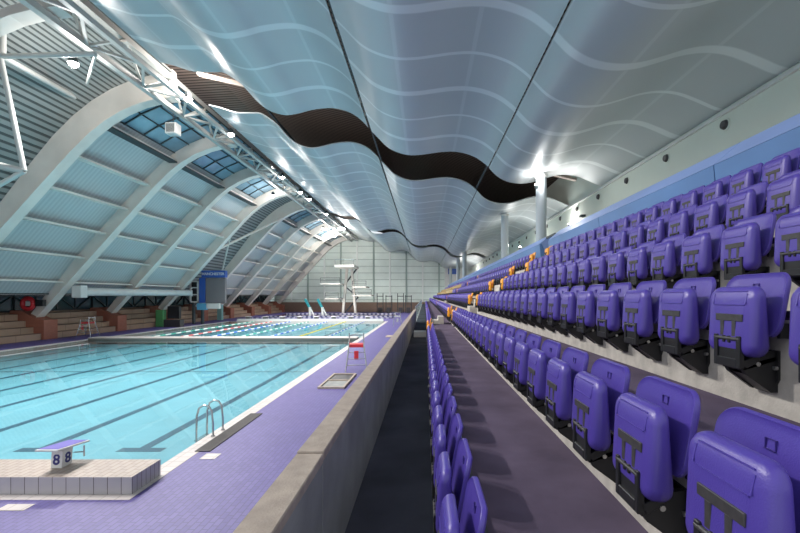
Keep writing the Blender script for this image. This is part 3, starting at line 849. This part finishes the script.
for k, (x, y, r) in enumerate(((5.73, 20.7, .26), (5.85, 30.8, .26), (5.3, 56.5, .30), (5.3, 67.0, .30), (5.3, 87.0, .30))):
    zt = 5.95
    for sp in strips:
        if sp[0][0] <= x <= sp[-1][0]:
            zt = min(b for a, b in sp if abs(a-x) < .7)+.02
    t = empty('round_column', (x, y, CZ+1.42), 'pale round steel column behind the parapet, %s from the camera' % ORD[k], 'column', 'round columns')
    MB().tube([(0,0,0),(0,0,zt-1.42)], r, 28).build('column_shaft', M['column'], t, smooth=True)
    MB().tube([(0,0,zt-1.42-.14),(0,0,zt-1.42-.01)], r+.05, 28).build('column_collar', M['white'], t, smooth=True)
# round air nozzles on the right wall
ny = [13.0+3.15*q for q in range(18)]
nz = None
for q, y in enumerate(ny):
    t = empty('air_nozzle', (9.33, y, CZ+5.30), 'round grey air nozzle on the right wall, %s from the camera' % ORD[q], 'air nozzle', 'air nozzles on the right wall')
    if nz is None:
        nz = (MB().tube([(0,0,0),(-.05,0,0)], .20, 20), MB().tube([(-.05,0,0),(-.13,0,0)], [.15,.12], 20))
        o1 = nz[0].build('nozzle_plate', M['wall_cream'], t, smooth=True); o2 = nz[1].build('nozzle_mouth', M['hinge_grey'], t, smooth=True)
    else:
        for src in (o1, o2):
            c = src.copy(); COL.objects.link(c); c.parent = t
# wall boxes
for k, (y, z) in enumerate(((13.9,4.0),(20.6,4.2),(24.5,4.6))):
    tag(MB().box(9.05, 9.3, y-.2, y+.2, CZ+z, CZ+z+.12).build('wall_light_housing', M['dark']), 'dark wall light housing on the right wall, %s from the camera' % ORD[k], 'light housing', 'wall light housings')

# ------------------------------------------------------------------ far wall
struct(MB().box(-36, 9.6, FY+.1, FY+.4, 0, 17).build('wall_back', M['panel_far']))
fw = MB(); n = 0
mull_x = [-36+3.55*q for q in range(12)]
hz = MB()
for z in [2.6+1.45*q for q in range(10)]: hz.box(-36, 4.2, FY+.04, FY+.1, z, z+.10)
struct(hz.build('trim_12', M['mullion']))
for k, x in enumerate(mull_x):
    struct(MB().box(x-.16, x+.16, FY-.12, FY+.1, 2.2, 16).build('trim_%d' % (13+k), M['mullion'] if k % 2 else M['mullion_w']))
struct(MB().box(-33, 3, FY-.4, FY-.14, 0, 2.1).build('baseboard_back', M['brick_brown']))
struct(MB().box(4.3, 9.3, FY-.3, FY+.1, CZ, CZ+6.0).build('wall_back', M['white']))
tag(MB().box(5.0, 6.8, FY-.45, FY-.31, CZ+4.7, CZ+5.9).build('blue_sign', M['board_blue']), 'small blue sign on the white far wall by the columns', 'sign')

# equipment silhouettes at the far end
for k, x in enumerate((-3.4, -5.0, -7.4, -9.2)):
    t = empty('exercise_machine', (x, 86, 0), 'dark tall equipment frame before the far wall, %s from the stand' % ORD[k], 'equipment frame', 'equipment frames at the far wall')
    for sx in (-.6, .6): MB().tube([(sx,0,0),(sx,0,3.6+.4*(k % 2))], .08, 6).build('upright', M['dark'], t)
    MB().tube([(-.7,0,3.4),(.7,0,3.4)], .08, 6).tube([(-.6,0,1.8),(.6,0,1.8)], .06, 6).build('crossbar', M['dark'], t)
    MB().box(-.4,.4,-.3,.3,0,1.1).build('weight_stack', M['hinge_grey'], t)

# ------------------------------------------------------------------ scoreboard
t = empty('scoreboard', (-26.4, 51.4, .197), 'large scoreboard with dark screen and blue surround on the left side', 'scoreboard')
MB().box(-.5, 2.05, 0, .5, 2.55, 5.8).build('screen_panel', M['screen'], t, bevel=.03)
MB().box(-1.3, -.53, -.05, .5, 2.55, 5.8).build('blue_side_panel', M['board_blue'], t)
h = MB().box(-.95, 2.1, -.12, .55, 5.85, 6.75).build('header_panel', M['board_blue'], t)
text_obj('MANCHESTER', .46, M['white'], h, (.55, -.13, 6.3), (PI/2, 0, 0), bold=.012)
MB().box(-1.6, -.4, -.05, .5, 1.65, 2.5).build('light_blue_panel', M['board_sky'], t)
MB().box(-.35, 1.3, -.05, .5, 1.8, 2.5).build('white_panel', M['white'], t)
fr = MB()
for x0, x1, z0, z1 in ((-2.5,-1.4,2.6,2.75),(-2.5,-1.4,5.3,5.45),(-2.5,-2.35,2.6,5.45),(-1.55,-1.4,2.6,5.45),(-2.5,-1.4,3.6,3.7),(-2.5,-1.4,4.5,4.6)):
    fr.box(x0, x1, -.1, .3, z0, z1)
sp = fr.build('speaker_frame', M['white'], t)
for z in (2.8, 3.72, 4.62): MB().box(-2.3, -1.6, 0, .28, z, z+.62).build('speaker_box', M['black'], sp)
MB().box(-2.3, -2.05, .1, .5, -.205, 2.6).build('support_post', M['dark'], t)
MB().box(-1.15, -.9, .1, .5, -.205, 1.65).build('support_post', M['dark'], t)
MB().box(-2.2, 1.8, .5, .6, 3.0, 3.2).build('support_beam', M['dark'], t)
t.scale = (.943, .943, .943)
# small poolside stand left of the scoreboard
t = empty('equipment_stand', (-29.4, 47.0, 0), 'green and grey equipment stand on the deck left of the scoreboard', 'equipment stand')
MB().box(-.6, .3, -.3, .3, 0, 1.9).build('green_cover', M['green'], t, bevel=.1)
MB().box(.7, 2.0, -.2, .2, .9, 2.3).build('monitor', M['black'], t)
MB().box(.4, 2.2, -.4, .4, 0, .8).build('metal_cabinet', M['hinge_grey'], t)

t = empty('equipment_pillar', (-29.4, 60.3, 0), 'narrow teal box pillar on the deck below the scoreboard', 'pillar')
MB().box(-.32, .32, -.3, .3, 0, 2.2).build('pillar_body', M['pale_teal'], t, bevel=.03)
MB().box(-.36, .36, -.34, .34, 2.2, 2.35).build('pillar_cap', M['white'], t)
# roller tube between ribs
t = empty('roller_screen', (-28.3, 34.4, CZ+.35), 'long white horizontal roller tube hung across the left ribs', 'roller tube')
MB().tube([(0,.4,0),(0,15.8,0)], .33, 16).build('roller_tube', M['white'], t, smooth=True)
MB().box(-.42, .36, -.3, .4, -.5, .5).build('end_housing', M['white'], t, bevel=.05)
MB().box(-.3, .3, 15.8, 16.25, -.35, .35).build('end_housing', M['white'], t, bevel=.05)
# life ring
t = empty('life_ring', (-31.2, 33.0, CZ-.6), 'round red life ring hung near the first buttress', 'life ring')
ring = [(.42*math.cos(a*PI/12), 0, .42*math.sin(a*PI/12)) for a in range(25)]
MB().tube(ring, .17, 10).build('ring', M['red'], t, smooth=True)
MB().box(-.18, .18, -.02, .06, -.18, .18).build('ring_centre', M['white'], t)
MB().box(.65, 1.25, -.1, .2, -.2, .3).build('black_box', M['black'], t)

# ------------------------------------------------------------------ lamps
def light(kind, name, loc, power, color=(1,1,1), size=.25, parent=None, rot=None, **kw):
    l = bpy.data.lights.new(name, kind); l.energy = power; l.color = color
    if kind in ('POINT', 'SPOT'): l.shadow_soft_size = size
    if kind == 'SPOT': l.spot_size = kw.get('cone', 2.2); l.spot_blend = .6
    o = bpy.data.objects.new(name, l); COL.objects.link(o); o.location = loc
    if rot: o.rotation_euler = rot
    if parent: o.parent = parent
    return o
lamp_pos = [(-14.1, 11.75, y) for y in (9, 13, 25, 30.5, 41.5, 47.5, 51, 60, 73)] + [(-17.0, 11.25, y) for y in (20.3, 47, 70, 79)]  # nearest two beside the canopies are out of view, added to supply light
lm = None
for q, (x, z, y) in enumerate(lamp_pos):
    side = 'beside the canopies' if x > -15 else 'under the ribs'
    t = empty('floodlight', (x, y, CZ+z), 'bright round floodlight %s, %s in its line from the camera' % (side, ORD[q] if q < 9 else ORD[q-9]), 'floodlight', 'floodlights along the truss')
    if lm is None:
        h_ = MB().tube([(0,0,.42),(0,0,.30),(0,0,.0)], [.06,.16,.24], 16).build('lamp_housing', M['dark'], t, smooth=True)
        l_ = MB().tube([(0,0,0),(0,0,-.08),(0,0,-.16)], [.22,.20,.11], 16).build('lamp_lens', M['lens'], t, smooth=True); lm = (h_, l_)
    else:
        for src in lm:
            c = src.copy(); COL.objects.link(c); c.parent = t
    light('SPOT', 'floodlight_beam', (0,0,-.25), 6500, (1,.96,.93), .35, t, rot=(0,-.28,0), cone=2.25)
    if x < -15: light('POINT', 'floodlight_fill', (0,0,-.3), 550, (1,.93,.88), .3, t)  # extra point light, added to warm the ribs
    if y == 25: light('POINT', 'floodlight_fill', (.35,0,.75), 850, (1,.93,.88), .2, t)  # added above the housing to brighten the roof in the first gap
    if y > 70: light('POINT', 'floodlight_fill', (0,.6,-.5), 650, (1,.98,.95), .3, t)  # added beside the lamp to brighten the far wall
# lamp at the first column and one on the wall
for k, (x, y, z, nm, p) in enumerate(((5.40, 20.35, 5.35, 'small bright lamp fixed to the first round column', 110), (9.0, 26.2, 4.45, 'small bright uplight before the right wall', 140), (7.2, 74.0, 3.2, 'distant bright uplight behind the far blocks', 500), (7.6, 33.5, 3.9, 'bright uplight past the second round column', 170))):
    t = empty('column_lamp', (x, y, CZ+z), nm, 'lamp', 'small lamps right')
    MB().tube([(0,0,-.14),(0,0,0)], .09, 12).build('lamp_housing', M['dark'], t, smooth=True)
    MB().tube([(0,0,0),(0,0,.05)], .08, 12).build('lamp_lens', M['lens'], t, smooth=True)
    light('POINT', 'lamp_beam', (0,-.1,.18), p, (1,.98,.95), .1, t)
# white boxed projector on the truss
t = empty('loudspeaker', (-15.95, 26.6, CZ+10.55), 'white box loudspeaker hanging under the truss', 'loudspeaker')
MB().box(-.35, .35, -.3, .3, -.35, .35).build('cabinet', M['white'], t, bevel=.04)
MB().box(-.26, .26, -.32, -.30, -.26, .26).build('grille', M['steel'], t)
MB().tube([(0,0,.35),(0,0,1.0)], .03, 6).build('hanger', M['dark'], t)

# even ambient fill, added; hall left open behind the camera to admit it
w = bpy.data.worlds.new('World'); S.world = w; w.use_nodes = True
bg = w.node_tree.nodes['Background']; bg.inputs[0].default_value = (.90, .95, 1.0, 1); bg.inputs[1].default_value = 1.0

# general house lighting: rows of recessed downlight fittings over the pool hall
for q in range(6):
    y = 6 + 15*q
    for x, z, p in ((-6.5, 9.3, 500), (.2, 7.2, 330), (6.4, 5.9, 220)):
        pass

# ------------------------------------------------------------------ camera
cam = bpy.data.cameras.new('camera'); co = bpy.data.objects.new('camera', cam); COL.objects.link(co)
co.location = (0, 0, CZ); co.rotation_euler = (PI/2, 0, 0)
cam.lens = 36*420/800; cam.sensor_width = 36; cam.shift_x = -25/800; cam.shift_y = 29.5/800
cam.clip_start = .05; cam.clip_end = 400
S.camera = co
S.view_settings.view_transform = 'Standard'; S.view_settings.look = 'None'
S.view_settings.gamma = 1; S.view_settings.use_curve_mapping = False
S.view_settings.exposure = 0.0
